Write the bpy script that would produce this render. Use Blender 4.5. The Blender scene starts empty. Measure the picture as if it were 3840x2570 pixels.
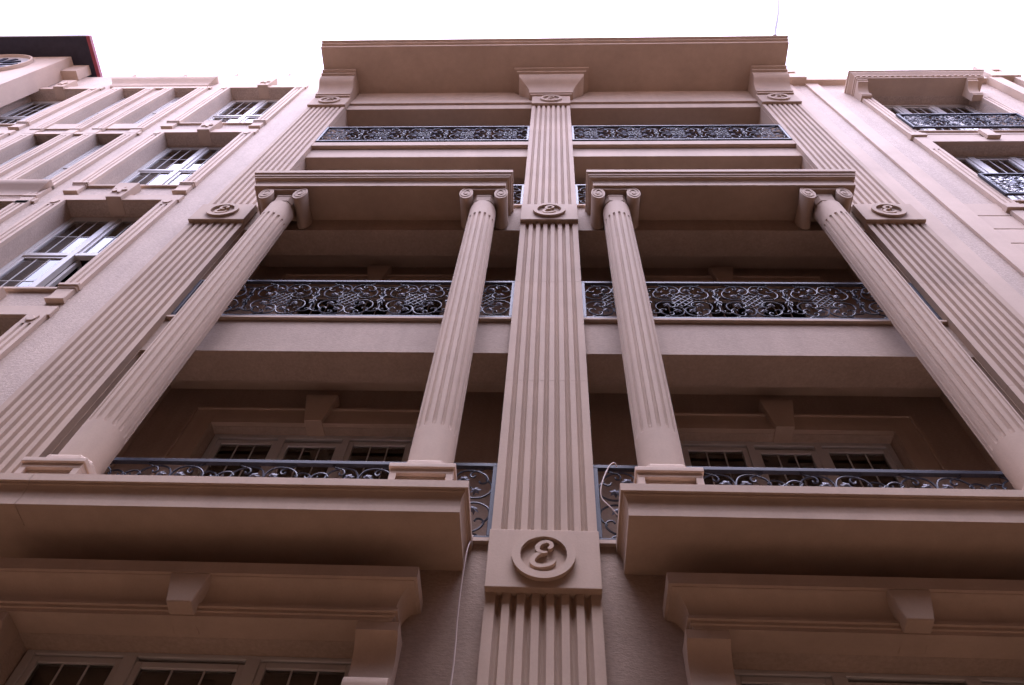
import bpy, bmesh, math, random
from mathutils import Vector, Matrix
random.seed(7)
S = bpy.context.scene
H = 1.6                       # eye height above the street; all heights below are measured from the eye

# ------------------------------------------------------------------ camera, sky, sun, exposure
cam_d = bpy.data.cameras.new('camera'); cam = bpy.data.objects.new('camera', cam_d)
S.collection.objects.link(cam); S.camera = cam
cam_d.sensor_width = 36.0; cam_d.lens = 2973.317 / 3840 * 36.0
cam_d.clip_start = 0.05; cam_d.clip_end = 2000
r_ = Vector((0.99876356, 0.01821096, 0.04625713)); u_ = Vector((-0.00816914, -0.85771614, 0.51405865))
f_ = Vector((-0.04903699, 0.51380092, 0.85650685))
m_ = Matrix((r_, u_, -f_)).transposed().to_4x4(); m_.translation = Vector((0, 0, H)); cam.matrix_world = m_

W = bpy.data.worlds.new('World'); S.world = W; W.use_nodes = True
nt = W.node_tree; nt.nodes.clear()
sky = nt.nodes.new('ShaderNodeTexSky'); sky.sky_type = 'NISHITA'; sky.sun_disc = False
sky.sun_elevation = math.radians(76); sky.sun_rotation = math.radians(180)
sky.air_density = 1.0; sky.dust_density = 6.0; sky.ozone_density = 1.0
hs = nt.nodes.new('ShaderNodeHueSaturation'); hs.inputs['Saturation'].default_value = 0.22
mx = nt.nodes.new('ShaderNodeMix'); mx.data_type = 'RGBA'; mx.blend_type = 'MULTIPLY'; mx.inputs[0].default_value = 1.0
mx.inputs[7].default_value = (1.02, 1.02, 1.50, 1)
bg = nt.nodes.new('ShaderNodeBackground'); bg.inputs[1].default_value = 0.15
out = nt.nodes.new('ShaderNodeOutputWorld')
nt.links.new(sky.outputs[0], hs.inputs['Color']); nt.links.new(hs.outputs[0], mx.inputs[6])
nt.links.new(mx.outputs[2], bg.inputs[0]); nt.links.new(bg.outputs[0], out.inputs[0])

sun_d = bpy.data.lights.new('sun', 'SUN'); sun_d.energy = 0.5; sun_d.angle = math.radians(35); sun_d.color = (1.0, 0.95, 0.93)
sun = bpy.data.objects.new('sun', sun_d); S.collection.objects.link(sun)
sun.rotation_euler = Vector((0.0, -math.cos(math.radians(76)), math.sin(math.radians(76)))).to_track_quat('Z', 'Y').to_euler()
S.view_settings.view_transform = 'Standard'; S.view_settings.look = 'None'
S.view_settings.gamma = 1.0; S.view_settings.exposure = 1.98; S.view_settings.use_curve_mapping = False
S.cycles.max_bounces = 8; S.cycles.diffuse_bounces = 5; S.cycles.glossy_bounces = 4; S.cycles.transparent_max_bounces = 12
S.cycles.use_denoising = True

# ------------------------------------------------------------------ materials
def new_mat(name):
    m = bpy.data.materials.new(name); m.use_nodes = True
    return m, m.node_tree, m.node_tree.nodes['Principled BSDF']

def plaster(name, col, rough_tex, fine, var, bump, streak=0.0):
    m, t, b = new_mat(name); N, L = t.nodes, t.links
    tc = N.new('ShaderNodeTexCoord')
    n1 = N.new('ShaderNodeTexNoise'); n1.inputs['Scale'].default_value = fine; n1.inputs['Detail'].default_value = 5; n1.inputs['Roughness'].default_value = 0.65
    mp = N.new('ShaderNodeMapping'); mp.inputs['Scale'].default_value = (1, 1, rough_tex)
    L.new(tc.outputs['Object'], mp.inputs[0]); L.new(mp.outputs[0], n1.inputs[0])
    n2 = N.new('ShaderNodeTexNoise'); n2.inputs['Scale'].default_value = 1.3; n2.inputs['Detail'].default_value = 6; n2.inputs['Roughness'].default_value = 0.6
    L.new(tc.outputs['Object'], n2.inputs[0])
    mp3 = N.new('ShaderNodeMapping'); mp3.inputs['Scale'].default_value = (9, 9, 0.5)      # rain streaks run down the wall
    n3 = N.new('ShaderNodeTexNoise'); n3.inputs['Scale'].default_value = 1.0; n3.inputs['Detail'].default_value = 4
    L.new(tc.outputs['Object'], mp3.inputs[0]); L.new(mp3.outputs[0], n3.inputs[0])
    def lin(src, lo, hi, a, c):
        r = N.new('ShaderNodeMapRange'); r.inputs[1].default_value = lo; r.inputs[2].default_value = hi
        r.inputs[3].default_value = a; r.inputs[4].default_value = c; L.new(src, r.inputs[0]); return r.outputs[0]
    def mul(a, c):
        q = N.new('ShaderNodeMath'); q.operation = 'MULTIPLY'; L.new(a, q.inputs[0]); L.new(c, q.inputs[1]); return q.outputs[0]
    k = mul(mul(lin(n1.outputs[0], .3, .7, 1 - var, 1 + var), lin(n2.outputs[0], .3, .7, .89, 1.06)), lin(n3.outputs[0], .35, .8, 1.0, 1 - streak))
    oi = N.new('ShaderNodeObjectInfo'); k = mul(k, lin(oi.outputs['Random'], 0, 1, .955, 1.04))   # castings and coats differ a little
    vm = N.new('ShaderNodeVectorMath'); vm.operation = 'SCALE'; vm.inputs[0].default_value = col; L.new(k, vm.inputs['Scale'])
    L.new(vm.outputs[0], b.inputs['Base Color'])
    b.inputs['Roughness'].default_value = 0.85; b.inputs['Specular IOR Level'].default_value = 0.25
    bp = N.new('ShaderNodeBump'); bp.inputs['Strength'].default_value = bump; bp.inputs['Distance'].default_value = 0.01
    L.new(n1.outputs[0], bp.inputs['Height']); L.new(bp.outputs[0], b.inputs['Normal'])
    return m

def simple(name, col, rough=0.5, metal=0.0, spec=0.5, noise=0.0, scale=30):
    m, t, b = new_mat(name); N, L = t.nodes, t.links
    b.inputs['Roughness'].default_value = rough; b.inputs['Metallic'].default_value = metal; b.inputs['Specular IOR Level'].default_value = spec
    if noise:
        tc = N.new('ShaderNodeTexCoord'); n = N.new('ShaderNodeTexNoise'); n.inputs['Scale'].default_value = scale; n.inputs['Detail'].default_value = 4
        L.new(tc.outputs['Object'], n.inputs[0])
        r = N.new('ShaderNodeMapRange'); r.inputs[1].default_value = .3; r.inputs[2].default_value = .7; r.inputs[3].default_value = 1 - noise; r.inputs[4].default_value = 1 + noise
        L.new(n.outputs[0], r.inputs[0])
        vm = N.new('ShaderNodeVectorMath'); vm.operation = 'SCALE'; vm.inputs[0].default_value = col; L.new(r.outputs[0], vm.inputs['Scale'])
        L.new(vm.outputs[0], b.inputs['Base Color'])
    else:
        b.inputs['Base Color'].default_value = (*col, 1)
    return m

def glass_mat(name):
    m = bpy.data.materials.new(name); m.use_nodes = True; t = m.node_tree; t.nodes.clear(); N, L = t.nodes, t.links
    o = N.new('ShaderNodeOutputMaterial'); mxs = N.new('ShaderNodeMixShader'); fr = N.new('ShaderNodeFresnel'); fr.inputs[0].default_value = 2.2
    tr = N.new('ShaderNodeBsdfTransparent'); tr.inputs[0].default_value = (.62, .62, .66, 1)
    gl = N.new('ShaderNodeBsdfGlossy'); gl.inputs['Roughness'].default_value = 0.01; gl.inputs[0].default_value = (1, 1, 1, 1)
    L.new(fr.outputs[0], mxs.inputs[0]); L.new(tr.outputs[0], mxs.inputs[1]); L.new(gl.outputs[0], mxs.inputs[2]); L.new(mxs.outputs[0], o.inputs[0])
    return m

PL = plaster('smooth_beige_render', (.42, .305, .222), 1.0, 55, .035, .12, .09)
PR = plaster('rough_beige_render', (.38, .28, .21), 2.2, 34, .14, .4, .10)
PRL = plaster('rough_grey_beige_render', (.475, .37, .295), 2.6, 34, .20, .7, .08)
PLL = plaster('smooth_pale_render', (.51, .385, .295), 1.0, 55, .03, .1, .06)
INT = simple('dim_room', (.10, .08, .07), .9)
PVC = simple('white_window_frame', (.47, .44, .41), .35)
GLASS = glass_mat('window_glass')
IRON = simple('black_painted_iron', (.022, .02, .03), .55, 0.0, .3, .2, 60)
LEAF = simple('pewter_brushed_iron', (.075, .07, .085), .6, 0.0, .3, .25, 80)
CURT = simple('grey_curtain', (.36, .32, .28), .95, 0, .1, .15, 12)
BLACK = simple('black_eave_boarding', (.022, .018, .026), .7, 0, .3, .2, 8)
RED = simple('red_fascia_paint', (.22, .035, .045), .5, 0, .4, .1, 10)
CABLE = simple('pale_cable', (.55, .44, .38), .6)
BRICK = simple('dark_brick', (.16, .10, .058), .9, 0, .3, .2, 9)
ROOFT = simple('pale_roof_gravel', (.62, .48, .38), .9, 0, .3, .2, 9)
ASPH = simple('brown_setts', (.19, .122, .07), .9, 0, .3, .25, 40)
PAVE = simple('pavement', (.23, .155, .092), .9, 0, .3, .2, 6)
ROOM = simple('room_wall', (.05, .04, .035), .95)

# ------------------------------------------------------------------ mesh helpers
POS = {}
def link(o, parent=None, world=(0, 0, 0)):
    S.collection.objects.link(o); wv = Vector(world)
    if parent is not None:
        o.parent = parent; o.location = wv - POS[parent.name]
    else:
        o.location = wv
    POS[o.name] = wv
    return o

def thing(name, label, cat, base=(0, 0, 0), group=None, kind=None):
    o = bpy.data.objects.new(name, None); o['label'] = label; o['category'] = cat
    if group: o['group'] = group
    if kind: o['kind'] = kind
    return link(o, None, base)

def copy_tree(o, parent, d=(0, 0, 0), scale=None):
    c = o.copy(); S.collection.objects.link(c); c.parent = parent
    w = POS[o.name] + Vector(d); POS[c.name] = w; c.location = w - (POS[parent.name] if parent else Vector())
    if scale: c.scale = scale
    for ch in [x for x in bpy.data.objects if x.parent == o] if o.children else []:
        copy_tree(ch, c, d)
    return c

class MB:
    def __init__(s): s.v = []; s.f = []
    def add(s, vs, fs):
        b = len(s.v); s.v += [tuple(p) for p in vs]; s.f += [tuple(b + i for i in f) for f in fs]; return s
    def box(s, x0, x1, y0, y1, z0, z1):
        return s.add([(x0, y0, z0), (x1, y0, z0), (x1, y1, z0), (x0, y1, z0), (x0, y0, z1), (x1, y0, z1), (x1, y1, z1), (x0, y1, z1)],
                     [(0, 3, 2, 1), (4, 5, 6, 7), (0, 1, 5, 4), (1, 2, 6, 5), (2, 3, 7, 6), (3, 0, 4, 7)])
    def ext(s, a, b, caps=True):
        n = len(a); fs = [(i, (i + 1) % n, n + (i + 1) % n, n + i) for i in range(n)]
        if caps: fs += [tuple(range(n - 1, -1, -1)), tuple(range(n, 2 * n))]
        return s.add(list(a) + list(b), fs)
    def px(s, prof, x0, x1): return s.ext([(x0, y, z) for y, z in prof], [(x1, y, z) for y, z in prof])
    def py(s, poly, y0, y1): return s.ext([(x, y0, z) for x, z in poly], [(x, y1, z) for x, z in poly])
    def pz(s, poly, z0, z1, poly2=None): return s.ext([(x, y, z0) for x, y in poly], [(x, y, z1) for x, y in (poly2 or poly)])
    def sweep(s, prof, path):
        """profile (outward, z) run along a plan path with mitred corners; outward is to the right of travel"""
        P = [Vector(p) for p in path]; n = len(P); nor = []
        for i in range(n - 1):
            d = (P[i + 1] - P[i]).normalized(); nor.append(Vector((d.y, -d.x)))
        rings = []
        for i in range(n):
            if i == 0: mvec = nor[0]
            elif i == n - 1: mvec = nor[-1]
            else:
                a, b = nor[i - 1], nor[i]; mvec = (a + b) / (1 + a.dot(b))
            rings.append([(P[i].x + mvec.x * o, P[i].y + mvec.y * o, z) for o, z in prof])
        k = len(prof); vs = [p for r in rings for p in r]; fs = []
        for i in range(n - 1):
            for j in range(k):
                q = (j + 1) % k; fs.append((i * k + j, i * k + q, (i + 1) * k + q, (i + 1) * k + j))
        fs += [tuple(range(k)), tuple((n - 1) * k + j for j in range(k - 1, -1, -1))]
        return s.add(vs, fs)
    def tube(s, pts, r, n=6, flat=1.0):
        P = [Vector(p) for p in pts]; vs = []; fs = []; ref = None
        for i, p in enumerate(P):
            t = (P[min(i + 1, len(P) - 1)] - P[max(i - 1, 0)]).normalized()
            if ref is None: ref = Vector((0, 1, 0)) if abs(t.y) < .9 else Vector((1, 0, 0))
            a = t.cross(ref).normalized(); b = t.cross(a).normalized(); ref = -b if b.dot(ref) < 0 else b
            b = ref - t * ref.dot(t); b.normalize(); a = b.cross(t)
            rr = r[i] if isinstance(r, (list, tuple)) else r
            for j in range(n):
                an = 2 * math.pi * (j + .5) / n; vs.append(p + a * math.cos(an) * rr + b * math.sin(an) * rr * flat)
        for i in range(len(P) - 1):
            for j in range(n):
                q = (j + 1) % n; fs.append((i * n + j, i * n + q, (i + 1) * n + q, (i + 1) * n + j))
        fs += [tuple(range(n)), tuple((len(P) - 1) * n + j for j in range(n - 1, -1, -1))]
        return s.add(vs, fs)
    def build(s, name, mat, parent=None, at=(0, 0, 0), smooth=False, bevel=0.0, kind=None, angle=40):
        """vertices are relative to `at`; `at` is in eye-level coordinates"""
        me = bpy.data.meshes.new(name); me.from_pydata(s.v, [], s.f)
        bm = bmesh.new(); bm.from_mesh(me); bmesh.ops.recalc_face_normals(bm, faces=bm.faces); bm.to_mesh(me); bm.free()
        me.materials.append(mat)
        if smooth:
            me.polygons.foreach_set('use_smooth', [True] * len(me.polygons))
            me.set_sharp_from_angle(angle=math.radians(angle))
        o = bpy.data.objects.new(name, me); link(o, parent, (at[0], at[1], at[2] + H))
        if bevel:
            b = o.modifiers.new('bevel', 'BEVEL'); b.width = bevel; b.segments = 2; b.limit_method = 'ANGLE'; b.angle_limit = math.radians(40)
        if kind: o['kind'] = kind
        return o

def wall_grid(x0, x1, z0, z1, yf, yb, holes):
    xs = sorted({x0, x1, *[h[0] for h in holes], *[h[1] for h in holes]}); zs = sorted({z0, z1, *[h[2] for h in holes], *[h[3] for h in holes]})
    m = MB()
    def hole(i, j):
        if i < 0 or j < 0 or i >= len(xs) - 1 or j >= len(zs) - 1: return True
        cx, cz = (xs[i] + xs[i + 1]) / 2, (zs[j] + zs[j + 1]) / 2
        return any(h[0] < cx < h[1] and h[2] < cz < h[3] for h in holes)
    for i in range(len(xs) - 1):
        for j in range(len(zs) - 1):
            if hole(i, j): continue
            a, b, c, d = xs[i], xs[i + 1], zs[j], zs[j + 1]
            for y in (yf, yb): m.add([(a, y, c), (b, y, c), (b, y, d), (a, y, d)], [(0, 1, 2, 3)])
            if hole(i - 1, j): m.add([(a, yf, c), (a, yb, c), (a, yb, d), (a, yf, d)], [(0, 1, 2, 3)])
            if hole(i + 1, j): m.add([(b, yf, c), (b, yb, c), (b, yb, d), (b, yf, d)], [(0, 1, 2, 3)])
            if hole(i, j - 1): m.add([(a, yf, c), (b, yf, c), (b, yb, c), (a, yb, c)], [(0, 1, 2, 3)])
            if hole(i, j + 1): m.add([(a, yf, d), (b, yf, d), (b, yb, d), (a, yb, d)], [(0, 1, 2, 3)])
    return m

def weld(o):
    bm = bmesh.new(); bm.from_mesh(o.data); bmesh.ops.remove_doubles(bm, verts=bm.verts, dist=1e-4)
    bmesh.ops.recalc_face_normals(bm, faces=bm.faces); bm.to_mesh(o.data); bm.free(); return o

def curve(pts, n=5):
    P = [Vector(p) for p in pts]; Q = [P[0]] + P + [P[-1]]; o = []
    for i in range(1, len(Q) - 2):
        a, b, c, d = Q[i - 1], Q[i], Q[i + 1], Q[i + 2]
        for k in range(n):
            t = k / n
            o.append(.5 * ((2 * b) + (c - a) * t + (2 * a - 5 * b + 4 * c - d) * t * t + (3 * b - a - 3 * c + d) * t ** 3))
    o.append(P[-1]); return o

def arc(c, r, a0, a1, n):  # (u, v) points
    return [(c[0] + r * math.cos(math.radians(a0 + (a1 - a0) * i / n)), c[1] + r * math.sin(math.radians(a0 + (a1 - a0) * i / n))) for i in range(n + 1)]

def flute_section(x0, x1, yf, yb, n, edge, d):
    """plan outline of a panel with n rounded channels cut in its front"""
    w = (x1 - x0 - 2 * edge); unit = w / (2 * n - 1); pts = [(x0, yb), (x0, yf)]
    for i in range(n):
        a = x0 + edge + 2 * i * unit
        for k in range(9):
            t = k / 8; pts.append((a + unit * t, yf + d * math.sin(math.pi * t) ** .75 if 0 < k < 8 else yf))
    pts += [(x1, yf), (x1, yb)]
    return pts

WY = 4.13                      # plane of the facade walls
# ------------------------------------------------------------------ setting: street
g = MB(); g.add([(-90, -1.4, -H), (90, -1.4, -H), (90, 2.6, -H), (-90, 2.6, -H)], [(0, 1, 2, 3)])
g.build('road', ASPH, kind='structure')
g = MB(); g.add([(-300, -300, -H - .02), (300, -300, -H - .02), (300, 300, -H - .02), (-300, 300, -H - .02)], [(0, 1, 2, 3)]); g.build('ground', ASPH, kind='structure')
g = MB(); g.box(-90, 90, 2.6, 4.6, -H - .01, -H + .13); g.build('pavement', PAVE, kind='structure')
g = MB(); g.box(-90, 90, -2.5, -1.4, -H - .01, -H + .13); g.build('pavement', PAVE, kind='structure')

# the street is narrow: unseen house opposite, added and sized to keep sky off the lower storeys
OPPY, OPPZ = -2.5, 14.6
op = thing('townhouse', 'unseen brown brick townhouse with a pale roof across the narrow street, added to shade the lower storeys', 'building', (0, -8, 0))
MB().box(-28, 28, -12, OPPY, -H, OPPZ).build('wall', BRICK, op)
MB().box(-28, 28, -12, OPPY + .3, OPPZ + .121, OPPZ + .2).build('roof', ROOFT, op)  # unseen; made pale to bounce skylight onto the upper soffits
MB().sweep([(0, OPPZ - .3), (.12, OPPZ - .22), (.3, OPPZ - .1), (.3, OPPZ + .12), (0, OPPZ + .12)], [(28, OPPY), (-28, OPPY)]).build('cornice', BRICK, op)

# ------------------------------------------------------------------ columned building
B = thing('columned_building', 'beige building with fluted pilasters, volute capped columns and a deep roof slab', 'building', (-.04, 6, 0))
PX = {-1: -4.54, 0: -.0375, 1: 4.457}      # pilaster axes
PW = .765
Z0 = -H
holes = [(-3.38, -1.165, -.3, 3.235), (1.08, 3.295, -.3, 3.235)]
weld(wall_grid(-4.9, 4.82, Z0, 4.085, WY, 4.6, holes).build('wall', PR, B))
# piers behind the pilasters and the back of the loggias
for x in PX.values(): MB().box(x - .373, x + .373, 4.13, 5.04, 4.0, 17.29).build('pier', PL, B)
BAYS = ((-4.167, -.411), (.336, 4.084))
DX = 4.45
DOORS = ((1, 6.37), (2, 9.53), (3, 12.80), (4, 15.90))
BY = 4.85                      # back wall of the loggias
BEAM = {2: 6.68, 3: 9.78, 4: 12.9, 5: 15.97}
LEDGE = {1: 4.10, 2: 7.33, 3: 10.62, 4: 13.55}
TOPB = {2: 7.30, 3: 10.60, 4: 13.35, 5: 16.29}
def door_holes(x):
    return [(x - 1.06, x + 1.06, LEDGE[k] - .15, z) for k, z in DOORS]
weld(wall_grid(-4.9, 4.82, 4.0, 17.29, BY, BY + .2, door_holes(-2.395) + door_holes(2.305)).build('wall', PR, B))
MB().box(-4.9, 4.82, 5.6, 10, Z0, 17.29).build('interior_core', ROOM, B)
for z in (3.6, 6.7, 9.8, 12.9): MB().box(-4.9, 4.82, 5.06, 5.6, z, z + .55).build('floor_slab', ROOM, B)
MB().box(-4.9, 4.82, WY + .02, 10, 17.30, 17.49).build('roof_deck', PL, B)
for a, b in BAYS:
    for k in (2, 3, 4, 5):
        bm_ = MB().box(a, b, WY, 4.50, BEAM[k], TOPB[k] if k < 5 else 17.295); bm_.build('balcony_beam' if k < 5 else 'top_beam', PR if k in (2, 3) else PL, B)
        MB().box(a, b, 4.501, BY - .001, BEAM[k] + .36, BEAM[k] + .56).build('loggia_ceiling', PL, B)
    for k in (1, 2, 3):
        z = LEDGE[k]
        MB().box(a - (.0), b, WY - .035, BY - .002, z - .012, z + .022).build('ledge', PLL, B)
    # moulded ledge under the top railing, string course over the top balconies
    MB().px([(4.06, 13.33), (4.055, 13.50), (4.075, 13.53), (4.075, 13.565), (BY - .002, 13.565), (BY - .002, 13.352), (4.129, 13.352), (4.129, 13.33)], a, b).build('string_course', PL, B, bevel=.004)
    MB().px([(4.085, 16.27), (4.085, 16.42), (4.10, 16.52), (4.115, 16.55), (4.129, 16.55), (4.129, 16.27)], a, b).build('string_course', PL, B, bevel=.004)

# pilasters
def letter_mesh():
    """rounded script letter cut in two strokes, the lower one a hair behind so no faces coincide"""
    strokes = [([(1226, 420), (1258, 408), (1284, 376), (1268, 338), (1200, 316), (1122, 338), (1068, 388), (1066, 440), (1112, 472), (1165, 478), (1214, 476)],
                [16, 30, 32, 30, 28, 32, 36, 34, 28, 24, 12], 0.0),
               ([(1180, 480), (1110, 486), (1030, 530), (988, 600), (1020, 655), (1110, 678), (1215, 664), (1300, 632), (1346, 590)],
                [12, 26, 36, 40, 38, 34, 34, 26, 6], 0.05)]
    vs = []; fs = []
    for C, wd, y0 in strokes:
        P = curve([((u - 1160) / 490, -(v - 503) / 357, 0) for u, v in C], 4)
        Wd = curve([(w / 490, 0, 0) for w in wd], 4); n = len(P); o = len(vs)
        for i, p in enumerate(P):
            t = (P[min(i + 1, n - 1)] - P[max(i - 1, 0)]).normalized(); q = Vector((-t.y, t.x, 0)) * Wd[i].x
            for sg in (1, -1):
                for y in (y0, 1): vs.append((p.x + q.x * sg, y, p.y + q.y * sg))
        for i in range(n - 1):
            a, b = o + i * 4, o + i * 4 + 4
            fs += [(a, b, b + 2, a + 2), (a + 1, a + 3, b + 3, b + 1), (a, a + 1, b + 1, b), (a + 2, b + 2, b + 3, a + 3)]
        e = o + n * 4
        fs += [(o, o + 2, o + 3, o + 1), (e - 4, e - 3, e - 1, e - 2)]
    return vs, fs
LV, LF = letter_mesh()
def medallion(par, x, zc, r, yf):
    m = MB(); n = 48; vs = []; fs = []
    for i in range(n):
        a = 2 * math.pi * i / n
        for rr, y in ((r, .0), (r, -.034), (r * .735, -.034), (r * .735, .0)):
            vs.append((rr * math.cos(a), y, rr * math.sin(a)))
    for i in range(n):
        j = (i + 1) % n
        for k in range(3): fs.append((i * 4 + k, i * 4 + k + 1, j * 4 + k + 1, j * 4 + k))
    m.add(vs, fs).build('medallion_ring', PL, par, (x, yf - .001, zc), smooth=True)
    m2 = MB().add([(px * r, -.034 + py * .0345, pz * r) for px, py, pz in LV], LF)
    m2.build('letter', PL, par, (x, yf, zc), smooth=True)
PLINTHS = {1: (3.586, 4.11), 2: (9.848, 10.40), 3: (15.878, 16.42)}
SEGS = [(Z0 + .12, 1.2), (1.2, 3.60), (4.10, 6.08), (6.08, 8.11), (8.11, 9.87), (10.38, 12.4), (12.4, 14.2), (14.2, 15.90)]
def pilaster(ix):
    x = PX[ix]; hw = PW / 2
    root = MB().box(x - hw, x + hw, 4.127, 4.129, Z0 + .12, 16.43).build('pilaster', PL, B)
    for a, b in SEGS:
        lo = ix != 0 and b < 4.2
        MB().pz(flute_section(x - hw + .006, x + hw - .006, 4.05, 4.126, 7, .066, .042), a + .0015, b - .0015).build('fluted_panel', PL, root, smooth=True, angle=35)
    for k, (a, b) in PLINTHS.items():
        MB().box(x - hw, x + hw, 4.0, 4.10, a, b).build('plinth_block', PL, root, bevel=.005)
        medallion(root, x, (a + b) / 2 + (.012 if k > 1 else .005), .218 if k > 1 else .215, 4.0)
    return root
for ix in (-1, 0, 1): pilaster(ix)

# capitals / consoles under the roof slab
CAPP = [(.05, 16.42), (.085, 16.42), (.085, 16.475), (.11, 16.48), (.11, 16.56), (.10, 16.57), (.112, 16.64), (.130, 16.72), (.165, 16.79), (.215, 16.84), (.265, 16.875),
        (.305, 16.92), (.328, 16.98), (.335, 17.05), (.335, 17.11), (.38, 17.115), (.38, 17.19), (.435, 17.195), (.435, 17.293), (-.02, 17.293), (-.02, 16.42)]
x = PX[0]
MB().sweep(CAPP, [(x - .34, WY - .005), (x - .34, 4.05), (x + .34, 4.05), (x + .34, WY - .005)]).build('capital', PL, B, smooth=True, angle=30)
for ix in (-1, 1):
    x = PX[ix]
    MB().px([(4.05 - o, z) for o, z in CAPP[:-2]] + [(4.128, 17.293), (4.128, 16.42)], x - .36, x + .36).build('roof_console', PL, B, smooth=True, angle=30)
# roof slab
RY = 3.165
MB().px([(4.8, 17.297), (RY, 17.297), (RY, 17.385), (RY - .05, 17.39), (RY - .05, 17.43), (RY - .10, 17.435), (RY - .10, 17.50), (4.8, 17.50)], -4.89, 4.815).build('roof_slab', PL, B, bevel=.004)

# balcony bases over the ground floor and their columns
CY = 3.85
LIP = [(0, 3.834), (0, 3.888), (-.004, 3.891)] + [(-.004 + .026 * (1 - math.cos(math.radians(a))), 3.893 + .118 * math.sin(math.radians(a))) for a in range(10, 91, 16)] + \
      [(.024, 4.016), (.024, 4.026), (.040, 4.030), (.040, 4.098), (-.2, 4.098), (-.2, 3.834)]
E3 = [(0, 10.126), (0, 10.212), (-.006, 10.216)] + [(-.006 + .042 * (1 - math.cos(math.radians(a))), 10.22 + .085 * math.sin(math.radians(a))) for a in range(10, 91, 16)] + \
     [(.048, 10.318), (.048, 10.344), (.040, 10.348), (.040, 10.358), (.060, 10.362), (.060, 10.388), (.060, 10.40), (.068, 10.425), (.082, 10.432), (.082, 10.52), (-.2, 10.52), (-.2, 10.126)]
def tray(prof, y, xa, xb, name, split=None):
    p = [(xa, WY - .002), (xa, y), (xb, y), (xb, WY - .002)]
    if split is None:
        o = MB().sweep(prof, p).box(xa + .2, xb - .2, y + .2, WY - .001, prof[0][1], prof[-2][1]).build(name, PL, B, smooth=True, angle=30, bevel=0)
        return o
    q = split
    o = MB().sweep(prof, [(xa, WY - .002), (xa, y), (q - .002, y)]).sweep(prof, [(q + .002, y), (xb, y), (xb, WY - .002)]).box(xa + .2, xb - .2, y + .2, WY - .001, prof[0][1], prof[-2][1]).build(name, PL, B, smooth=True, angle=30)
    return o
tray(LIP, 3.59, -4.93, -.585, 'balcony_base', -3.575); tray(LIP, 3.59, .51, 4.855, 'balcony_base', 3.50)
tray(E3, 3.635, -4.03, -.62, 'entablature'); tray(E3, 3.635, .545, 3.955, 'entablature')

def column_mesh():
    r0, nf = .1715, 16; FR = [-.5, -.37, -.245, -.22, -.16, -.085, 0, .085, .16, .22, .245, .37]; per = len(FR)
    zs = [4.39, 4.60, 4.895, 4.8995] + [4.90 + .075 * t / 6 for t in range(7)] + [5.6, 6.4, 7.2, 8.0, 8.7, 9.15] + [9.235 - .0 + .075 * t / 6 for t in range(7)] + [9.312, 9.316, 9.5, 9.70]
    za, zb = 4.90, 9.31
    m = MB(); n = nf * per; vs = []; fs = []
    hwid = math.pi * 2 / nf * .235 * r0
    for z in zs:
        tt = (z - 4.39) / 5.3; r = r0 * (1.0 + .022 * math.sin(math.pi * tt)) * (1.0)
        for i in range(n):
            fr = FR[i % per]; a = 2 * math.pi * (i // per + fr) / nf; ph = fr * (2 * math.pi / nf) * r0
            d = 0
            e = min(z - za, zb - z)
            if e > 0:
                lim = hwid if e >= hwid * 1.6 else math.sqrt(max(0, hwid ** 2 - (hwid - e / 1.6) ** 2))
                if abs(ph) < lim: d = .02 * math.sqrt(1 - (ph / hwid) ** 2) * (1 if e > .05 else .75)
            vs.append(((r - d) * math.sin(a), -(r - d) * math.cos(a), z))
    k = len(zs)
    for j in range(k - 1):
        for i in range(n): q = (i + 1) % n; fs.append((j * n + i, j * n + q, (j + 1) * n + q, (j + 1) * n + i))
    m.add(vs, fs); return m
def octo(a, c):  # half width, chamfer
    return [(-a + c, -a), (a - c, -a), (a, -a + c), (a, a - c), (a - c, a), (-a + c, a), (-a, a - c), (-a, -a + c)]
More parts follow.
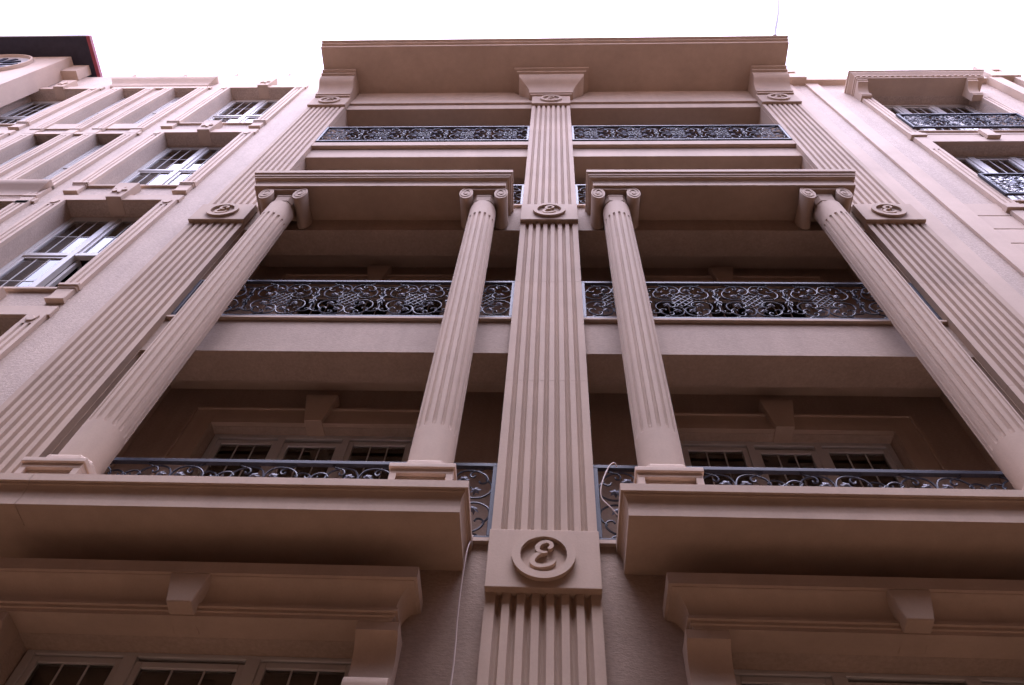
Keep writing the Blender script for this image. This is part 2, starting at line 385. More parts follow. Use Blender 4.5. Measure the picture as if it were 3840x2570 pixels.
def column(x):
    root = column_mesh().build('column', PL, B, (x, CY, 0), smooth=True, angle=32)
    # pedestal: die with a sunk panel under a plate
    hw = .225
    ped = MB().box(-hw, hw, -hw, hw, 4.06, 4.118).box(-hw, hw, -hw, hw, 4.255, 4.300).box(-hw, -hw + .05, -hw, hw, 4.118, 4.255).box(hw - .05, hw, -hw, hw, 4.118, 4.255).box(-hw + .05, hw - .05, -hw + .03, hw - .03, 4.118, 4.255)
    ped.build('pedestal', PLL, root, (x, CY, 0), bevel=.004)
    MB().box(-.237, .237, -.242, .237, 4.302, 4.348).build('pedestal_plate', PLL, root, (x, CY, 0), bevel=.006)
    MB().pz(octo(.195, .075), 4.349, 4.43).pz(octo(.195, .075), 4.43, 4.455, octo(.176, .06)).build('column_base', PLL, root, (x, CY, 0), bevel=.008)
    # capital: stepped bell, abacus band, two rolls with spiral faces
    def bo(a_, c_): return [(px, py + .015) for px, py in octo(a_, c_)]
    bell = MB().pz(bo(.138, .055), 9.69, 9.785, bo(.142, .058)).pz(bo(.148, .062), 9.787, 9.80).pz(bo(.142, .058), 9.80, 9.94, bo(.150, .062)).pz(bo(.156, .064), 9.94, 9.972)
    bell.build('capital_bell', PL, root, (x, CY, 0), bevel=.004)
    yf, yb = 3.665 - CY, 4.10 - CY
    ab = MB().box(-.235, .235, yf + .004, yb, 10.062, 10.124).box(-.14, .14, yf + .10, yb - .02, 9.972, 10.064); ab.build('capital_band', PL, root, (x, CY, 0), bevel=.004)
    rr = .088; zc = 10.122 - (.088 + .02) * 2.1 + .03; SL = 0.0; VS = 2.1
    for s in (-1, 1):
        cx = s * .228; v = MB()
        # outline: a roll whose outer shoulder runs up into the band
        prof = []
        for i in range(40):
            a = math.radians(90 - s * 360 * i / 40); r2 = rr
            t = (i / 40) * 360
            r2 = rr + .012 * max(0, 1 - t / 150) ** 1.2 if t < 150 else rr
            prof.append((cx + r2 * math.cos(a), min(10.124, zc + r2 * VS * math.sin(a))))
        sl = [(yf, 1.0), (yf + .012, 1.0), (yf + .06, .97), (CY * 0 + (yf + yb) / 2, .93), (yb - .03, .97), (yb, 1.0)]
        vs = []; fs = []; n = len(prof)
        for kk, (y, sc) in enumerate(sl): vs += [(cx + (px - cx) * sc, y + (SL * (10.124 - pz) if kk < 3 else 0), zc + (pz - zc) * sc) for px, pz in prof]
        for k in range(len(sl) - 1):
            for i in range(n): q = (i + 1) % n; fs.append((k * n + i, k * n + q, (k + 1) * n + q, (k + 1) * n + i))
        fs += [tuple(range(n)), tuple((len(sl) - 1) * n + i for i in range(n))]
        vol = v.add(vs, fs)
        # raised spiral on the front face
        sp = []
        for i in range(56):
            t = i / 55; a = math.radians(90 - s * 620 * t); r3 = rr * (1 - .84 * t) * .90 + .003
            sp.append((cx + r3 * math.cos(a), yf - .002, zc + r3 * VS * math.sin(a)))
        vol.tube(sp, .0075, 5)
        vol.build('volute', PL, root, (x, CY, 0), smooth=True, angle=45)
    return root
col0 = column(-3.58)
for x in (-.90, .83, 3.525): copy_tree(col0, B, (x + 3.58, 0, 0))

# loggia doors with their surrounds
def lights(parent, spec, z0, z1, yf, fr=.05, bars=2, hb=None, mat=PVC):
    """glazed lights: spec = list of (x0, x1, top drop)"""
    for (a, b, d) in spec:
        za, zb = z0 + fr, z1 - fr - d
        sm = MB()
        sm.box(a, a + fr, yf, yf + .05, za, zb).box(b - fr, b, yf, yf + .05, za, zb).box(a + fr, b - fr, yf, yf + .05, zb - fr, zb).box(a + fr, b - fr, yf, yf + .05, za, za + fr)
        sm.build('sash', mat, parent, bevel=.004)
        MB().box(a + fr, b - fr, yf + .02, yf + .026, za + fr, zb - fr).build('pane', GLASS, parent)
        bb = MB(); w = (b - a - 2 * fr)
        for i in range(bars):
            xx = a + fr + w * (i + 1) / (bars + 1); bb.box(xx - .0055, xx + .0055, yf + .012, yf + .019, za + fr, zb - fr)
        for t in (hb or []):
            zz = za + fr + (zb - za - 2 * fr) * t; bb.box(a + fr, b - fr, yf + .013, yf + .0185, zz - .0055, zz + .0055)
        bb.build('glazing_bars', mat, parent)
def curtain(parent, x0, x1, y, z0, z1, amp=.03):
    m = MB(); n = int((x1 - x0) / .012); vs = []; fs = []
    for i in range(n + 1):
        xx = x0 + (x1 - x0) * i / n; yy = y + amp * math.sin(xx * 38 + 1.7 * math.sin(xx * 9)) * (.6 + .4 * math.sin(xx * 5))
        vs += [(xx, yy, z0), (xx, yy, z1)]
    for i in range(n): fs.append((2 * i, 2 * i + 2, 2 * i + 3, 2 * i + 1))
    m.add(vs, fs).build('curtain', CURT, parent, smooth=True)
def french_window(xc, zf, zt):
    yf = BY + .10
    fm = MB(); a, b = xc - 1.05, xc + 1.05
    fm.box(a, a + .055, yf, yf + .07, zf, zt).box(b - .055, b, yf, yf + .07, zf, zt).box(a + .055, b - .055, yf, yf + .07, zt - .055, zt)
    for m_x in (-.33, .33): fm.box(xc + m_x - .035, xc + m_x + .035, yf - .004, yf + .07, zf, zt - .055)
    root = fm.build('french_window', PVC, B, bevel=.004)
    lights(root, [(a + .055, xc - .365, .0), (xc - .295, xc + .295, .03), (xc + .365, b - .055, .0)], zf, zt - .03, yf + .012, .05, 2)
    for c0, c1 in ((a + .1, xc - .37), (xc - .2, xc + .12), (xc + .37, b - .1)): curtain(root, c0, c1, yf + .17, zf, zt - .02)
    s = MB(); xo = 1.06; yb = BY - .002
    def frame_ring(m, i0, i1, y0, y1):
        m.box(xc - xo - i1, xc - xo - i0, y0, y1, zf, zt + i1).box(xc + xo + i0, xc + xo + i1, y0, y1, zf, zt + i1).box(xc - xo - i0, xc + xo + i0, y0, y1, zt + i0, zt + i1)
    frame_ring(s, 0.0, .10, BY - .055, yb); frame_ring(s, .10, .23, BY - .045, yb); frame_ring(s, .23, .26, BY - .065, yb)
    sr = s.build('window_surround', PL, B, bevel=.003)
    MB().ext([(xc - .09, BY - .10, zt - .012), (xc + .09, BY - .10, zt - .012), (xc + .09, BY + .12, zt - .012), (xc - .09, BY + .12, zt - .012)],
             [(xc - .17, BY - .13, zt + .40), (xc + .17, BY - .13, zt + .40), (xc + .17, yb, zt + .40), (xc - .17, yb, zt + .40)]).build('keystone', PL, sr, bevel=.006)
    return root, sr
fw = french_window(-2.395, LEDGE[1] - .15, 6.37)
for k, zt in DOORS:
    for dx in (0, 4.70):
        if k == 1 and dx == 0: continue
        for o in fw: copy_tree(o, B, (dx, 0, zt - 6.37))

# railings
QA = [(-.20, .222), (-.212, .200), (-.238, .197), (-.262, .215), (-.268, .25), (-.238, .30), (-.18, .336), (-.108, .347), (-.04, .318), (-.006, .25), (-.012, .19), (-.05, .152), (-.10, .145), (-.128, .165)]
QB = [(-.255, .238), (-.287, .205), (-.306, .15), (-.292, .085), (-.245, .042), (-.19, .026), (-.13, .036), (-.092, .075), (-.09, .12), (-.115, .147), (-.14, .148)]
QS = [(-.165, .290), (-.158, .268), (-.135, .268), (-.124, .295), (-.142, .328), (-.185, .345), (-.222, .362), (-.232, .385), (-.212, .400), (-.192, .392)]
def xz(p, y=0): return [(a, y, b) for a, b in p]
def scroll_mesh(sx=1, sz=1):
    m = MB()
    for q in (QA, QB, QS):
        pts = curve(xz([(a * sx, b * sz) for a, b in q]), 4); m.tube(pts, .0082, 5)
    m.tube(curve(xz([(-.128 * sx, .165 * sz), (-.105 * sx, .19 * sz), (-.085 * sx, .225 * sz)]), 3), .004, 4)
    m.tube(curve(xz([(-.14 * sx, .148 * sz), (-.16 * sx, .13 * sz), (-.178 * sx, .108 * sz)]), 3), .004, 4)
    return m
def lattice_mesh():
    m = MB()
    for c in (-.105, -.035, .035, .105):
        for s in (-1, 1):
            L_ = .2 - abs(c); L_ = min(L_, .165)
            # lines x*s + z = c-ish, clipped to the diamond between the scrolls
            p0 = Vector((c / 2 * s - L_ / 2 * s * -1, 0, c / 2 - L_ / 2)); p1 = Vector((c / 2 * s + L_ / 2 * s * -1, 0, c / 2 + L_ / 2))
            m.tube([(p0.x * 1.15, .003 * s, p0.z * 1.25), (p1.x * 1.15, .003 * s, p1.z * 1.25)], .0062, 4)
    return m
def leaf_mesh(sc=1.0):
    """three-lobed vine leaf with a raised rib and curled lobes"""
    o = [(0, -.040), (.016, -.022), (.045, -.020), (.030, .000), (.042, .026), (.015, .020), (0, .046), (-.015, .020), (-.042, .026), (-.030, .0), (-.045, -.020), (-.016, -.022)]
    vs = [(0, -.016, -.002)] + [(x * sc, (-.006 if i % 2 else .008), z * sc) for i, (x, z) in enumerate(o)]
    n = len(o); vs += [(0, .004, -.002)] + [(x * sc, (-.003 if i % 2 else .011), z * sc) for i, (x, z) in enumerate(o)]
    fs = [(0, 1 + i, 1 + (i + 1) % n) for i in range(n)] + [(n + 1, n + 2 + (i + 1) % n, n + 2 + i) for i in range(n)]
    fs += [(1 + i, n + 2 + i, n + 2 + (i + 1) % n, 1 + (i + 1) % n) for i in range(n)]
    return MB().add(vs, fs)
def baluster_mesh():
    m = MB()
    m.tube([(0, 0, -.245), (0, 0, -.12), (0, 0, .12), (0, 0, .245)], .0095, 6)
    for sz in (-1, 1):
        for sx in (-1, 1):
            q = [(.135, .242), (.115, .272), (.075, .285), (.035, .272), (.010, .245), (.025, .222), (.048, .228), (.05, .245)]
            m.tube(curve(xz([(a * sx, b * sz) for a, b in q]), 4), .0078, 5)
        for k in range(6):
            a = math.radians(30 + 60 * k); m.tube([(0, 0, .075 * sz), (.022 * math.cos(a), .02 * math.sin(a) - .004, .10 * sz), (.03 * math.cos(a), .026 * math.sin(a) - .004, .135 * sz)], [.006, .009, .003], 4)
        m.tube([(0, 0, .02 * sz), (.03, -.012, .05 * sz), (.045, -.012, .075 * sz)], [.004, .011, .004], 4); m.tube([(0, 0, .02 * sz), (-.03, -.012, .05 * sz), (-.045, -.012, .075 * sz)], [.004, .011, .004], 4)
    m.box(-.016, .016, -.014, .014, -.018, .018)
    return m
PROTO = {}
def inst(key, maker, name, mat, parent, at, rot=0.0, smooth=True):
    if key not in PROTO:
        o = maker().build(name, mat, parent, at, smooth=smooth, angle=60); PROTO[key] = o.data; o.rotation_euler = (0, rot, 0); return o
    o = bpy.data.objects.new(name, PROTO[key]); link(o, parent, (at[0], at[1], at[2] + H)); o.rotation_euler = (0, rot, 0); return o
LEAFPOS = [(-.078, .236, .6), (-.18, .105, -.9)]
def motif(parent, x, y, zc, leaves=True, k=1.0):
    for sx in (-1, 1):
        for sz in (-1, 1):
            inst(('q', sx, sz), lambda: scroll_mesh(-sx, sz) if sx == 1 else scroll_mesh(1, sz), 'scroll', IRON, parent, (x, y, zc))
            if leaves:
                for (a, b, r) in LEAFPOS:
                    inst('leaf', leaf_mesh, 'leaf', LEAF, parent, (x + a * -sx if sx == 1 else x + a, y - .006, zc + b * sz), r * sx * sz + (math.pi if sz < 0 else 0) + random.uniform(-.3, .3), smooth=False)
    inst('lat', lattice_mesh, 'lattice', IRON, parent, (x, y, zc))
def railing(parent, x0, x1, y, z0, h, xs, leaves=None, conn=True):
    zc = z0 + h / 2
    root = MB().box(x0, x1, y - .02, y + .02, z0 + h - .04, z0 + h).build('railing', IRON, parent, bevel=.004)
    MB().box(x0, x1, y - .02, y + .02, z0, z0 + .036).build('bottom_rail', IRON, root, bevel=.004)
    for a in (x0, x1 - .04): MB().box(a, a + .04, y - .0205, y + .0205, z0 + .036, z0 + h - .04).build('end_post', IRON, root, bevel=.004)
    for i, xx in enumerate(xs):
        motif(root, xx, y, zc, leaves is None or i in leaves)
        if conn and i < len(xs) - 1: inst('bal', baluster_mesh, 'baluster', IRON, root, ((xx + xs[i + 1]) / 2, y, zc))
    return root
def motif_xs(a, b, n=5):
    e = .345; return [a + e + (b - a - 2 * e) * i / (n - 1) for i in range(n)]
RZ = {1: (4.135, .845), 2: (7.40, .87), 3: (10.67, .87), 4: (13.595, .87)}
for k, (z, h) in RZ.items():
    for i, (a, b) in enumerate(BAYS):
        xs = motif_xs(a, b)
        lv = None if k != 3 else ({3, 4} if i == 0 else {0, 1})
        railing(B, a + .005, b - .005, 4.075 if k == 4 else 4.145, z, h, xs, lv)

# ground-floor windows under the balcony bases
HOOD = [(0, 3.235), (.20, 3.235), (.20, 3.262), (.212, 3.266), (.212, 3.287), (.228, 3.290), (.228, 3.312), (.212, 3.316), (.215, 3.33)] + \
       [(.215 + .095 * (1 - math.cos(math.radians(a))), 3.33 + .125 * math.sin(math.radians(a))) for a in range(12, 91, 13)] + [(.312, 3.462), (.33, 3.466), (.33, 3.555), (0, 3.555)]
def ground_window(xc):
    yf = 4.29; a, b = xc - 1.10, xc + 1.10
    fm = MB().box(a, a + .06, yf, yf + .07, -.3, 3.235).box(b - .06, b, yf, yf + .07, -.3, 3.235).box(a + .06, b - .06, yf, yf + .07, 3.205, 3.235)
    for m_x in (-.40, .40): fm.box(xc + m_x - .045, xc + m_x + .045, yf - .004, yf + .07, -.3, 3.205)
    root = fm.build('shop_window', PVC, B, bevel=.005)
    lights(root, [(a + .06, xc - .445, 0), (xc - .355, xc + .355, .02), (xc + .445, b - .06, 0)], -.3, 3.24, yf + .012, .042, 2)
    hd = MB().sweep(HOOD, [(xc - 1.115, WY - .001), (xc - 1.115, WY - .001 - 1e-4), (xc + 1.115, WY - .001 - 1e-4), (xc + 1.115, WY - .001)])
    hood = hd.build('window_hood', PL, B, smooth=True, angle=30)
    MB().ext([(xc - .08, 3.825, 3.255), (xc + .08, 3.825, 3.255), (xc + .08, 4.1, 3.225), (xc - .08, 4.1, 3.225)],
             [(xc - .13, 3.80, 3.463), (xc + .13, 3.80, 3.463), (xc + .13, 4.1, 3.463), (xc - .13, 4.1, 3.463)]).build('keystone', PL, hood, bevel=.008)
    for s in (-1, 1):
        x0, x1 = (a - .262, a - .004) if s < 0 else (b + .004, b + .262)
        prof = [(3.932, 3.233), (3.932, 3.17)] + [(3.94 + .085 * math.sin(math.radians(t)), 3.165 - .135 * (1 - math.cos(math.radians(t))) - .11 * t / 150) for t in range(10, 151, 20)]
        prof += [(4.0, 2.872)] + [(3.985 + .055 * math.cos(math.radians(t)), 2.80 + .07 * math.sin(math.radians(t))) for t in range(95, 271, 20)] + [(4.03, 2.68), (4.06, 2.5), (4.128, 2.5), (4.128, 3.233)]
        MB().px(prof, x0, x1).build('scroll_bracket', PL, hood, smooth=True, angle=35)
        MB().box(x0 + (.02 if s > 0 else -.0), x1 + (-.0 if s > 0 else -.02), 4.05, 4.128, Z0 + .14, 2.499).build('jamb', PL, hood)
    # deep reveal of the surround: soffit closes between hood and wall
    return root, hood
gw = ground_window(-2.27)
for o in gw: copy_tree(o, B, (DX, 0, 0))

# ------------------------------------------------------------------ building with tall windows, left of the columned one
L = thing('plastered_building', 'grey beige plastered building with tall white windows in grooved surrounds', 'building', (-8.8, 6, 0))
ROWS = [(15, 14.94, 17.74), (14, 11.47, 14.27), (13, 8.0, 10.80), (12, 4.53, 7.32)]
AX, CX, MX = -6.435, -11.105, -8.77
WW = .735
PAIR = ((-9.645, -9.085), (-8.455, -7.895))
hl = []
for _, s, h in ROWS:
    hl += [(AX - WW, AX + WW, s, h), (CX - WW, CX + WW, s, h)]
    hl += [(a, b, s - .02, h) for a, b in PAIR]
weld(wall_grid(-13.2, -4.925, Z0, 19.10, WY, 4.50, hl).build('wall', PRL, L))
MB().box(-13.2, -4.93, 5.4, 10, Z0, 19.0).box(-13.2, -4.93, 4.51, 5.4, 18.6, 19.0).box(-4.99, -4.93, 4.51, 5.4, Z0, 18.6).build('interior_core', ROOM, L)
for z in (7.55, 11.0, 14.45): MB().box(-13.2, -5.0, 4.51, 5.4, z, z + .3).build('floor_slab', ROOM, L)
for a, b in ((-12.0, -11.4), (-10.72, -10.1), (-9.42, -8.84), (-8.13, -7.57), (-6.87, -6.29), (-5.6, -5.02)):
    MB().box(a, b, WY + .003, 4.4, 19.098, 19.40).build('merlon', PLL, L, bevel=.004)

def sash_window(x0, x1, s, h, yf, open_light=False, single=False, par=None):
    fm = MB(); f = .055
    zt = s + (h - s) * .525; xm = (x0 + x1) / 2
    fm.box(x0, x0 + f, yf, yf + .07, s, h).box(x1 - f, x1, yf, yf + .07, s, h).box(x0 + f, x1 - f, yf, yf + .07, h - f, h).box(x0 + f, x1 - f, yf, yf + .07, s, s + .03)
    fm.box(x0 + f, x1 - f, yf - .006, yf + .07, zt - .035, zt + .035)
    if not single: fm.box(xm - .04, xm + .04, yf - .012, yf + .07, s + .03, h - f)
    root = fm.build('window', PVC, par, bevel=.005)
    cols = [(x0 + f, x1 - f)] if single else [(x0 + f, xm - .04), (xm + .04, x1 - f)]
    for ci, (a, b) in enumerate(cols):
        for ri, (za, zb) in enumerate(((s + .03, zt - .035), (zt + .035, h - f))):
            if open_light and ci == 1 and ri == 0:
                # the sash swung inwards
                m = MB().box(a + .01, a + .06, yf + .07, yf + .62, za, za + .05).box(a + .01, a + .06, yf + .07, yf + .62, zb - .05, zb).box(a + .01, a + .06, yf + .07, yf + .12, za + .05, zb - .05).box(a + .01, a + .06, yf + .57, yf + .62, za + .05, zb - .05)
                m.build('sash', PVC, root); MB().box(a + .03, a + .036, yf + .12, yf + .57, za + .05, zb - .05).build('pane', GLASS, root); continue
            lights(root, [(a, b, 0)], za - .05, zb + .05, yf + .010, .05, 2 if not single else 1, [.5])
    return root

FL = []   # five-petalled flower relief
for i in range(40):
    a = 2 * math.pi * i / 40; FL.append((.062 * (1 + .35 * math.cos(5 * a)) * math.cos(a), .062 * (1 + .35 * math.cos(5 * a)) * math.sin(a)))
def surround(xc, s, h, par, lintel=True):
    """grooved strips, corner blocks with a small crown, stepped feet, keystone with a flower"""
    hw = WW; bw = .215; yf = 4.075
    root = MB().box(xc - hw - bw - .02, xc + hw + bw + .02, 4.085, WY - .001, h, h + .20).build('window_surround', PLL, par, bevel=.004)
    for sd in (-1, 1):
        x0, x1 = (xc - hw - bw, xc - hw) if sd < 0 else (xc + hw, xc + hw + bw)
        ds = MB().pz(flute_section(x0, x1, yf, WY - .001, 2, .05, .028), s + .02, h - .20); ds.build('grooved_strip', PLL, root, smooth=True, angle=35)
        MB().box(x0, x1, yf, WY - .001, h - .20, h - .001).build('corner_block', PLL, root, bevel=.003)
        cxx = (x0 + x1) / 2; zc = h - .115
        cr = [(-.06, -.005), (-.075, .055), (-.03, .02), (0, .06), (.03, .02), (.075, .055), (.06, -.005), (.03, -.045), (-.03, -.045)]
        MB().py([(cxx + a * .9, zc + b) for a, b in cr], yf - .016, yf + .001).build('crown_relief', PLL, root, bevel=.004)
        ft = MB().box(x0 - .015, x1 + .012, yf - .03, WY - .001, s - .03, s + .02).box(x0 - .005, x1, yf - .012, WY - .001, s - .07, s - .03).box(x0 + .005, x1 - .01, yf, WY - .001, s - .31, s - .07).box(x0 - .005, x1, yf - .015, WY - .001, s - .345, s - .31)
        ft.build('foot_block', PLL, root, bevel=.003)
    ky = 4.03
    MB().ext([(xc - .115, ky, h - .012), (xc + .115, ky, h - .012), (xc + .115, 4.33, h - .012), (xc - .115, 4.33, h - .012)],
             [(xc - .165, ky - .02, h + .52), (xc + .165, ky - .02, h + .52), (xc + .165, WY - .001, h + .52), (xc - .165, WY - .001, h + .52)]).build('keystone', PLL, root, bevel=.005)
    MB().py([(xc + a * 1.35, h + .23 + b * 1.6) for a, b in FL], ky - .03, ky + .0).build('flower_relief', PLL, root, bevel=.006)
    MB().box(xc - hw + .001, xc + hw - .001, 4.09, 4.36, s - .05, s - .002).build('sill', PLL, root, bevel=.004)
    return root
w0 = sash_window(AX - WW + .001, AX + WW - .001, 14.94, 17.74, 4.36, False, False, L); s0 = surround(AX, 14.94, 17.74, L)
for i, (_, s, h) in enumerate(ROWS):
    if i == 2: sash_window(AX - WW + .001, AX + WW - .001, s, h, 4.36, True, False, L)['label'] = 'tall white window with its lower right sash swung open'
    elif i: copy_tree(w0, L, (0, 0, h - 17.74))
    if i: copy_tree(s0, L, (0, 0, h - 17.74))
    if i < 2:
        copy_tree(w0, L, (CX - AX, 0, h - 17.74)); copy_tree(s0, L, (CX - AX, 0, h - 17.74))
# paired narrow windows between grooved strips
def pair(s, h):
    oo = []
    for a, b in PAIR: oo.append(sash_window(a + .001, b - .001, s, h, 4.29, False, True, L))
    sr = MB().box(PAIR[0][0] - .26, PAIR[1][1] + .26, 4.09, WY - .001, h, h + .12).build('window_surround', PLL, L, bevel=.004)
    for x0, x1 in ((PAIR[0][0] - .215, PAIR[0][0]), (PAIR[0][1], PAIR[0][1] + .2), (PAIR[1][0] - .2, PAIR[1][0]), (PAIR[1][1], PAIR[1][1] + .215)):
        MB().pz(flute_section(x0, x1, 4.075, WY - .001, 2, .05, .028), s - .42, h - .12).build('grooved_strip', PLL, sr, smooth=True, angle=35)
        MB().box(x0, x1, 4.075, WY - .001, h - .12, h - .001).build('corner_block', PLL, sr, bevel=.003)
        MB().box(x0, x1, 4.06, WY - .001, s - .48, s - .42).box(x0 + .005, x1 - .005, 4.075, WY - .001, s - .75, s - .48).build('foot_block', PLL, sr, bevel=.003)
    for a, b in PAIR: MB().box(a, b, 4.10, 4.29, s - .35, s - .022).build('apron_panel', PLL, sr, bevel=.003)
    return oo + [sr]
p0 = pair(14.94, 17.76)
for dz in (-3.54, -7.0):
    for o in p0: copy_tree(o, L, (0, 0, dz))
CORN = [(0, 0), (.03, 0), (.03, .05), (.045, .06), (.05, .16), (.075, .25), (.12, .33), (.15, .40), (.15, .46), (0, .46)]
for z in (17.93, 10.93):
    MB().sweep([(o, z + q) for o, q in CORN], [(-10.0, WY - .001), (-10.0, WY - .0011), (-7.83, WY - .0011), (-7.83, WY - .001)]).build('window_cornice', PLL, L, smooth=True, angle=30)

# ------------------------------------------------------------------ clock building at the far left
K = thing('clock_building', 'pale clock building under a black boarded eave with a red edge', 'building', (-13.5, 6, 0))
MB().box(-19, -11.57, 3.705, 4.12, Z0, 19.36).build('wall', PLL, K)
MB().box(-11.569, -11.19, 3.905, 4.125, 18.75, 19.36).build('corbel', PLL, K, bevel=.004)
MB().box(-19, -11.06, 3.25, 5.0, 19.365, 19.42).build('eave_boarding', BLACK, K)
MB().box(-11.058, -10.97, 3.235, 5.0, 19.34, 19.45).build('side_fascia', RED, K)
MB().box(-19, -11.06, 3.235, 3.248, 19.36, 19.50).build('front_fascia', simple('brown_fascia', (.12, .085, .06), .7), K)
MB().box(-19, -11.06, 3.25, 5.0, 19.42, 19.449).build('roof', BLACK, K)
ck = Vector((-12.99, 3.70, 18.42))
m = MB(); n = 56; vs = []; fs = []
for i in range(n):
    a = 2 * math.pi * i / n
    for rr, y in ((.90, .004), (.90, -.075), (.855, -.075), (.84, -.02), (.84, .004)): vs.append((rr * math.cos(a), y, rr * math.sin(a)))
for i in range(n):
    j = (i + 1) % n
    for k in range(4): fs.append((i * 5 + k, i * 5 + k + 1, j * 5 + k + 1, j * 5 + k))
ring = m.add(vs, fs).build('clock_face_ring', PLL, K, ck, smooth=True, angle=30)
MB().py(arc((0, 0), .845, 0, 360, 48)[:-1], -.012, .003).build('clock_face', PVC, ring, ck)
for hh in range(12):
    a = math.radians(90 - 30 * hh); c, s_ = math.cos(a), math.sin(a)
    def rot(p): return (p[0] * c - p[1] * s_, p[0] * s_ + p[1] * c)
    MB().py([rot(p) for p in ((.26, -.04), (.64, -.055), (.64, .055), (.26, .04))], -.035, -.0125).build('hour_bar', IRON, ring, ck)
for ln, w, an in ((.62, .03, 20), (.45, .04, -60)):
    a = math.radians(an); c, s_ = math.cos(a), math.sin(a)
    MB().py([(p[0] * c - p[1] * s_, p[0] * s_ + p[1] * c) for p in ((-.12, -w), (ln, -w * .4), (ln, w * .4), (-.12, w))], -.055, -.037).build('clock_hand', IRON, ring, ck)

# ------------------------------------------------------------------ building with balconettes, right of the columned one
R = thing('balconette_building', 'pale building on the right with iron balconettes and a bracketed window hood', 'building', (8, 6, 0))
rx0, rx1 = 6.35, 8.45
RR = [(14.05, 16.75), (10.70, 13.42), (7.35, 10.07)]
weld(wall_grid(4.84, 14.0, Z0, 17.72, WY, 4.55, [(rx0, rx1, s, h) for s, h in RR]).build('wall', PRL, R))
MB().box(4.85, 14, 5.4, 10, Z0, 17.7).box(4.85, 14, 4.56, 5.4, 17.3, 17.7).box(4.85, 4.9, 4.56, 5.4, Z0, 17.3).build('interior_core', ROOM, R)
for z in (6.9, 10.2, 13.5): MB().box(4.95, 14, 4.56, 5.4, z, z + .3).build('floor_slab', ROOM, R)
MB().px([(4.01, 17.72), (4.01, 18.0), (4.03, 18.02), (4.5, 18.02), (4.5, 17.72)], 5.12, 9.2).build('parapet_band', PLL, R, bevel=.004)
MB().box(5.40, 5.66, 4.085, WY - .001, Z0 + .14, 17.715).build('wall_strip', PLL, R, bevel=.004)
MB().box(4.84, 5.12, 4.105, WY - .001, Z0 + .14, 17.715).build('wall_strip', PLL, R, bevel=.003)
for z in range(22):
    zz = 10.70 - .452 * z
    if zz > 0: MB().box(5.66, 6.14, 4.112, WY - .001, zz - .436, zz).build('rusticated_block', PLL, R, bevel=.006)
def pier(x0, x1, z0, z1):
    c = (x0 + x1) / 2; m = MB(); d = .085; zc = (z0 + z1) / 2
    m.box(x0, c - d, 3.95, 4.5, z0, z1).box(c + d, x1, 3.95, 4.5, z0, z1).box(c - d, c + d, 3.95, 4.5, z0, zc - d).box(c - d, c + d, 3.95, 4.5, zc + d, z1).box(c - d, c + d, 4.0, 4.5, zc - d, zc + d)
    return m.build('parapet_pier', PLL, R, bevel=.005)
pier(4.98, 5.42, 17.722, 18.55); pier(9.27, 9.88, 17.722, 18.62)
MB().box(9.20, 9.45, 3.98, WY - .001, Z0 + .14, 17.7).build('wall_strip', PLL, R, bevel=.004); MB().box(9.72, 9.95, 3.98, WY - .001, Z0 + .14, 17.7).build('wall_strip', PLL, R, bevel=.004)
def three_light(s, h):
    yf = 4.31; a, b = rx0 + .001, rx1 - .001
    fm = MB().box(a, a + .06, yf, yf + .07, s, h).box(b - .06, b, yf, yf + .07, s, h).box(a + .06, b - .06, yf, yf + .07, h - .06, h)
    for q in ((6.955, 7.065), (7.63, 7.74)): fm.box(q[0], q[1], yf - .004, yf + .07, s, h - .06)
    root = fm.build('french_window', PVC, R, bevel=.004)
    lights(root, [(a + .06, 6.955, 0), (7.065, 7.63, .03), (7.74, b - .06, 0)], s, h - .03, yf + .012, .05, 2)
    return root
tl = three_light(*RR[0])
def rsurround(s, h, key):
    root = MB().box(rx0 - .21, rx1 + .21, 4.085, WY - .001, s - .36, s - .16).build('window_surround', PLL, R, bevel=.004)
    for x0, x1 in ((rx0 - .21, rx0), (rx1, rx1 + .21)):
        MB().pz(flute_section(x0, x1, 4.06, WY - .001, 2, .05, .02), s - .12, h - .40).build('grooved_strip', PLL, root, smooth=True, angle=35)
        MB().box(x0, x1, 4.06, WY - .001, h - .398, h + (.25 if key else .0)).build('corner_block', PLL, root, bevel=.003)
        MB().box(x0 - .03, x1 + .03, 4.03, WY - .001, s - .34, s - .22).box(x0 - .01, x1 + .01, 4.05, WY - .001, s - .22, s - .12).build('foot_block', PLL, root, bevel=.006)
    MB().box(rx0 + .001, rx1 - .001, 4.05, 4.31, s - .05, s - .001).box(rx0 + .01, rx1 - .01, 4.08, WY - .001, s - .15, s - .05).build('sill', PLL, root, bevel=.005)
    if key:
        MB().box(rx0, rx1, 4.06, WY - .001, h + .0005, h + .25).build('lintel', PLL, root, bevel=.003)
        MB().box(7.29, 7.51, 3.99, 4.06, h + .12, h + .20).box(7.31, 7.49, 4.0, 4.06, h + .2, h + .52).build('keystone', PLL, root, bevel=.005)
    return root
s5 = rsurround(*RR[0], False); s4 = rsurround(*RR[1], True)
for i in (1, 2):
    copy_tree(tl, R, (0, 0, RR[i][1] - RR[0][1]))
copy_tree(s4, R, (0, 0, RR[2][1] - RR[1][1]))
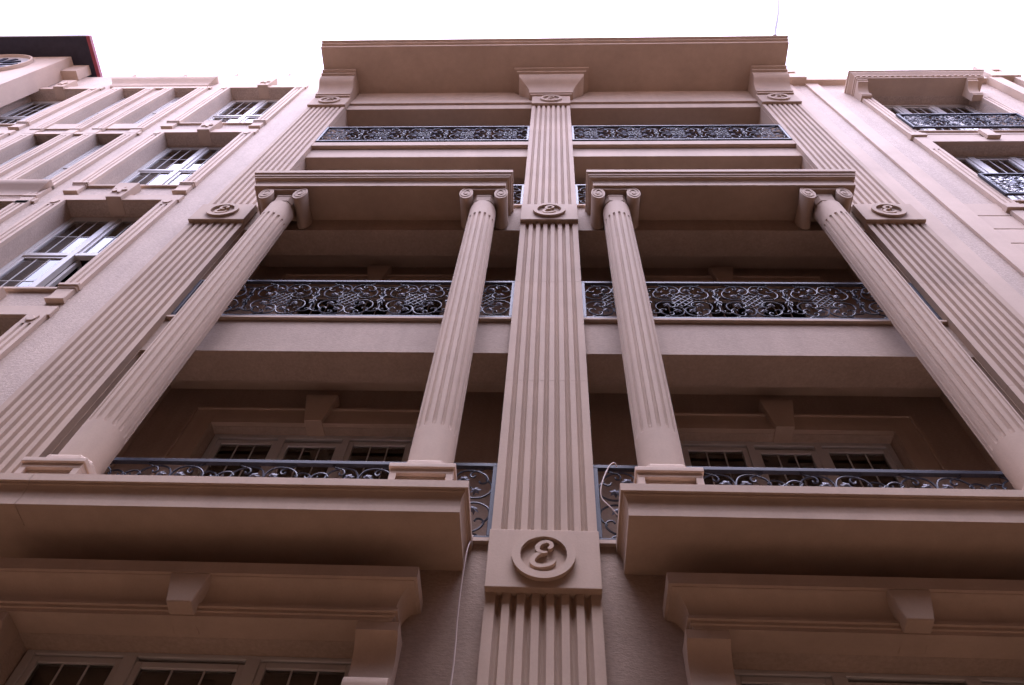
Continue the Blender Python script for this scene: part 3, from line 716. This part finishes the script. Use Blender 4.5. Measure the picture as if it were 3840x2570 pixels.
# bracketed hood over the top window
HR = [(0, 16.75), (.36, 16.75), (.36, 16.80), (.375, 16.805), (.375, 16.86), (.40, 16.90), (.43, 16.95), (.43, 17.0), (.45, 17.005), (.45, 17.05), (0, 17.05)]
hood = MB().sweep(HR, [(6.47, WY - .001), (6.47, WY - .0011), (8.25, WY - .0011), (8.25, WY - .001)]).build('window_hood', PLL, R, smooth=True, angle=30)
for i in range(22): MB().box(6.13 + i * .113, 6.13 + i * .113 + .06, WY - .392, WY - .374, 16.812, 16.85).build('dentil', PLL, hood)
for x0 in (6.12, 8.27):
    prof = [(3.79, 16.748), (3.79, 16.70), (3.81, 16.695), (3.81, 16.65)] + [(3.815 + .185 * math.sin(math.radians(t)), 16.455 + .19 * math.cos(math.radians(t))) for t in range(0, 91, 15)] + [(4.0, 16.43), (3.985, 16.42), (3.985, 16.36), (4.0, 16.35), (4.0, 16.31), (WY - .001, 16.31), (WY - .001, 16.748)]
    MB().px(prof, x0, x0 + .2).build('scroll_bracket', PLL, hood, smooth=True, angle=30)
def rail_small(z0):
    xs = [6.31 + .36 + i * .717 for i in range(3)]
    root = railing(R, 6.30, 8.47, 4.03, z0, .85, xs)
    for xx in (6.31, 8.43): MB().box(xx, xx + .03, 4.05, 4.30, z0 + .03, z0 + .06).build('wall_bracket', IRON, root)
    for i, xx in enumerate(xs):
        for a, b, r in ((0, .3, .4), (0, -.3, 2.6), (.3, 0, 1.2), (-.3, .02, -1.2), (.0, .0, 0), (.06, .08, 1), (-.06, -.08, 4)):
            inst('leaf', leaf_mesh, 'leaf', LEAF, root, (xx + a, 4.022, z0 + .425 + b), r, smooth=False)
    return root
rb = rail_small(14.13)
copy_tree(rb, R, (0, 0, 10.83 - 14.13))

# ------------------------------------------------------------------ cables
def cable(name, label, pts, r, mat=CABLE):
    o = MB().tube(curve(pts, 6), r, 6).build(name, mat, smooth=True); o['label'] = label; o['category'] = 'cable'; return o
cable('hanging_cable', 'thin pale cable hanging down the wall left of the middle pilaster', [(-.548, 4.09, 4.13), (-.555, 4.03, 4.0), (-.565, 4.0, 3.85), (-.575, 4.03, 3.60), (-.575, 4.06, 3.36), (-.568, 4.08, 3.14), (-.57, 4.09, 2.85), (-.6, 4.10, 1.6), (-.6, 4.11, -1.4)], .006)
cable('looped_cord', 'pale cord looped over the railing right of the middle pilaster', [(.53, 4.10, 4.93), (.509, 4.09, 4.965), (.465, 4.08, 4.90), (.411, 4.08, 4.74), (.389, 4.09, 4.63), (.396, 4.10, 4.55), (.461, 4.10, 4.45), (.50, 4.11, 4.39)], .006)
cable('overhead_wire', 'thin wire rising from the roof slab into the white sky', [(4.55, 3.1, 17.49), (4.66, 3.1, 18.0), (4.98, 3.07, 19.2), (5.26, 3.05, 20.3), (5.76, 3.05, 22.4), (6.42, 3.05, 25.0)], .06, simple('wire', (.10, .06, .07), .6))
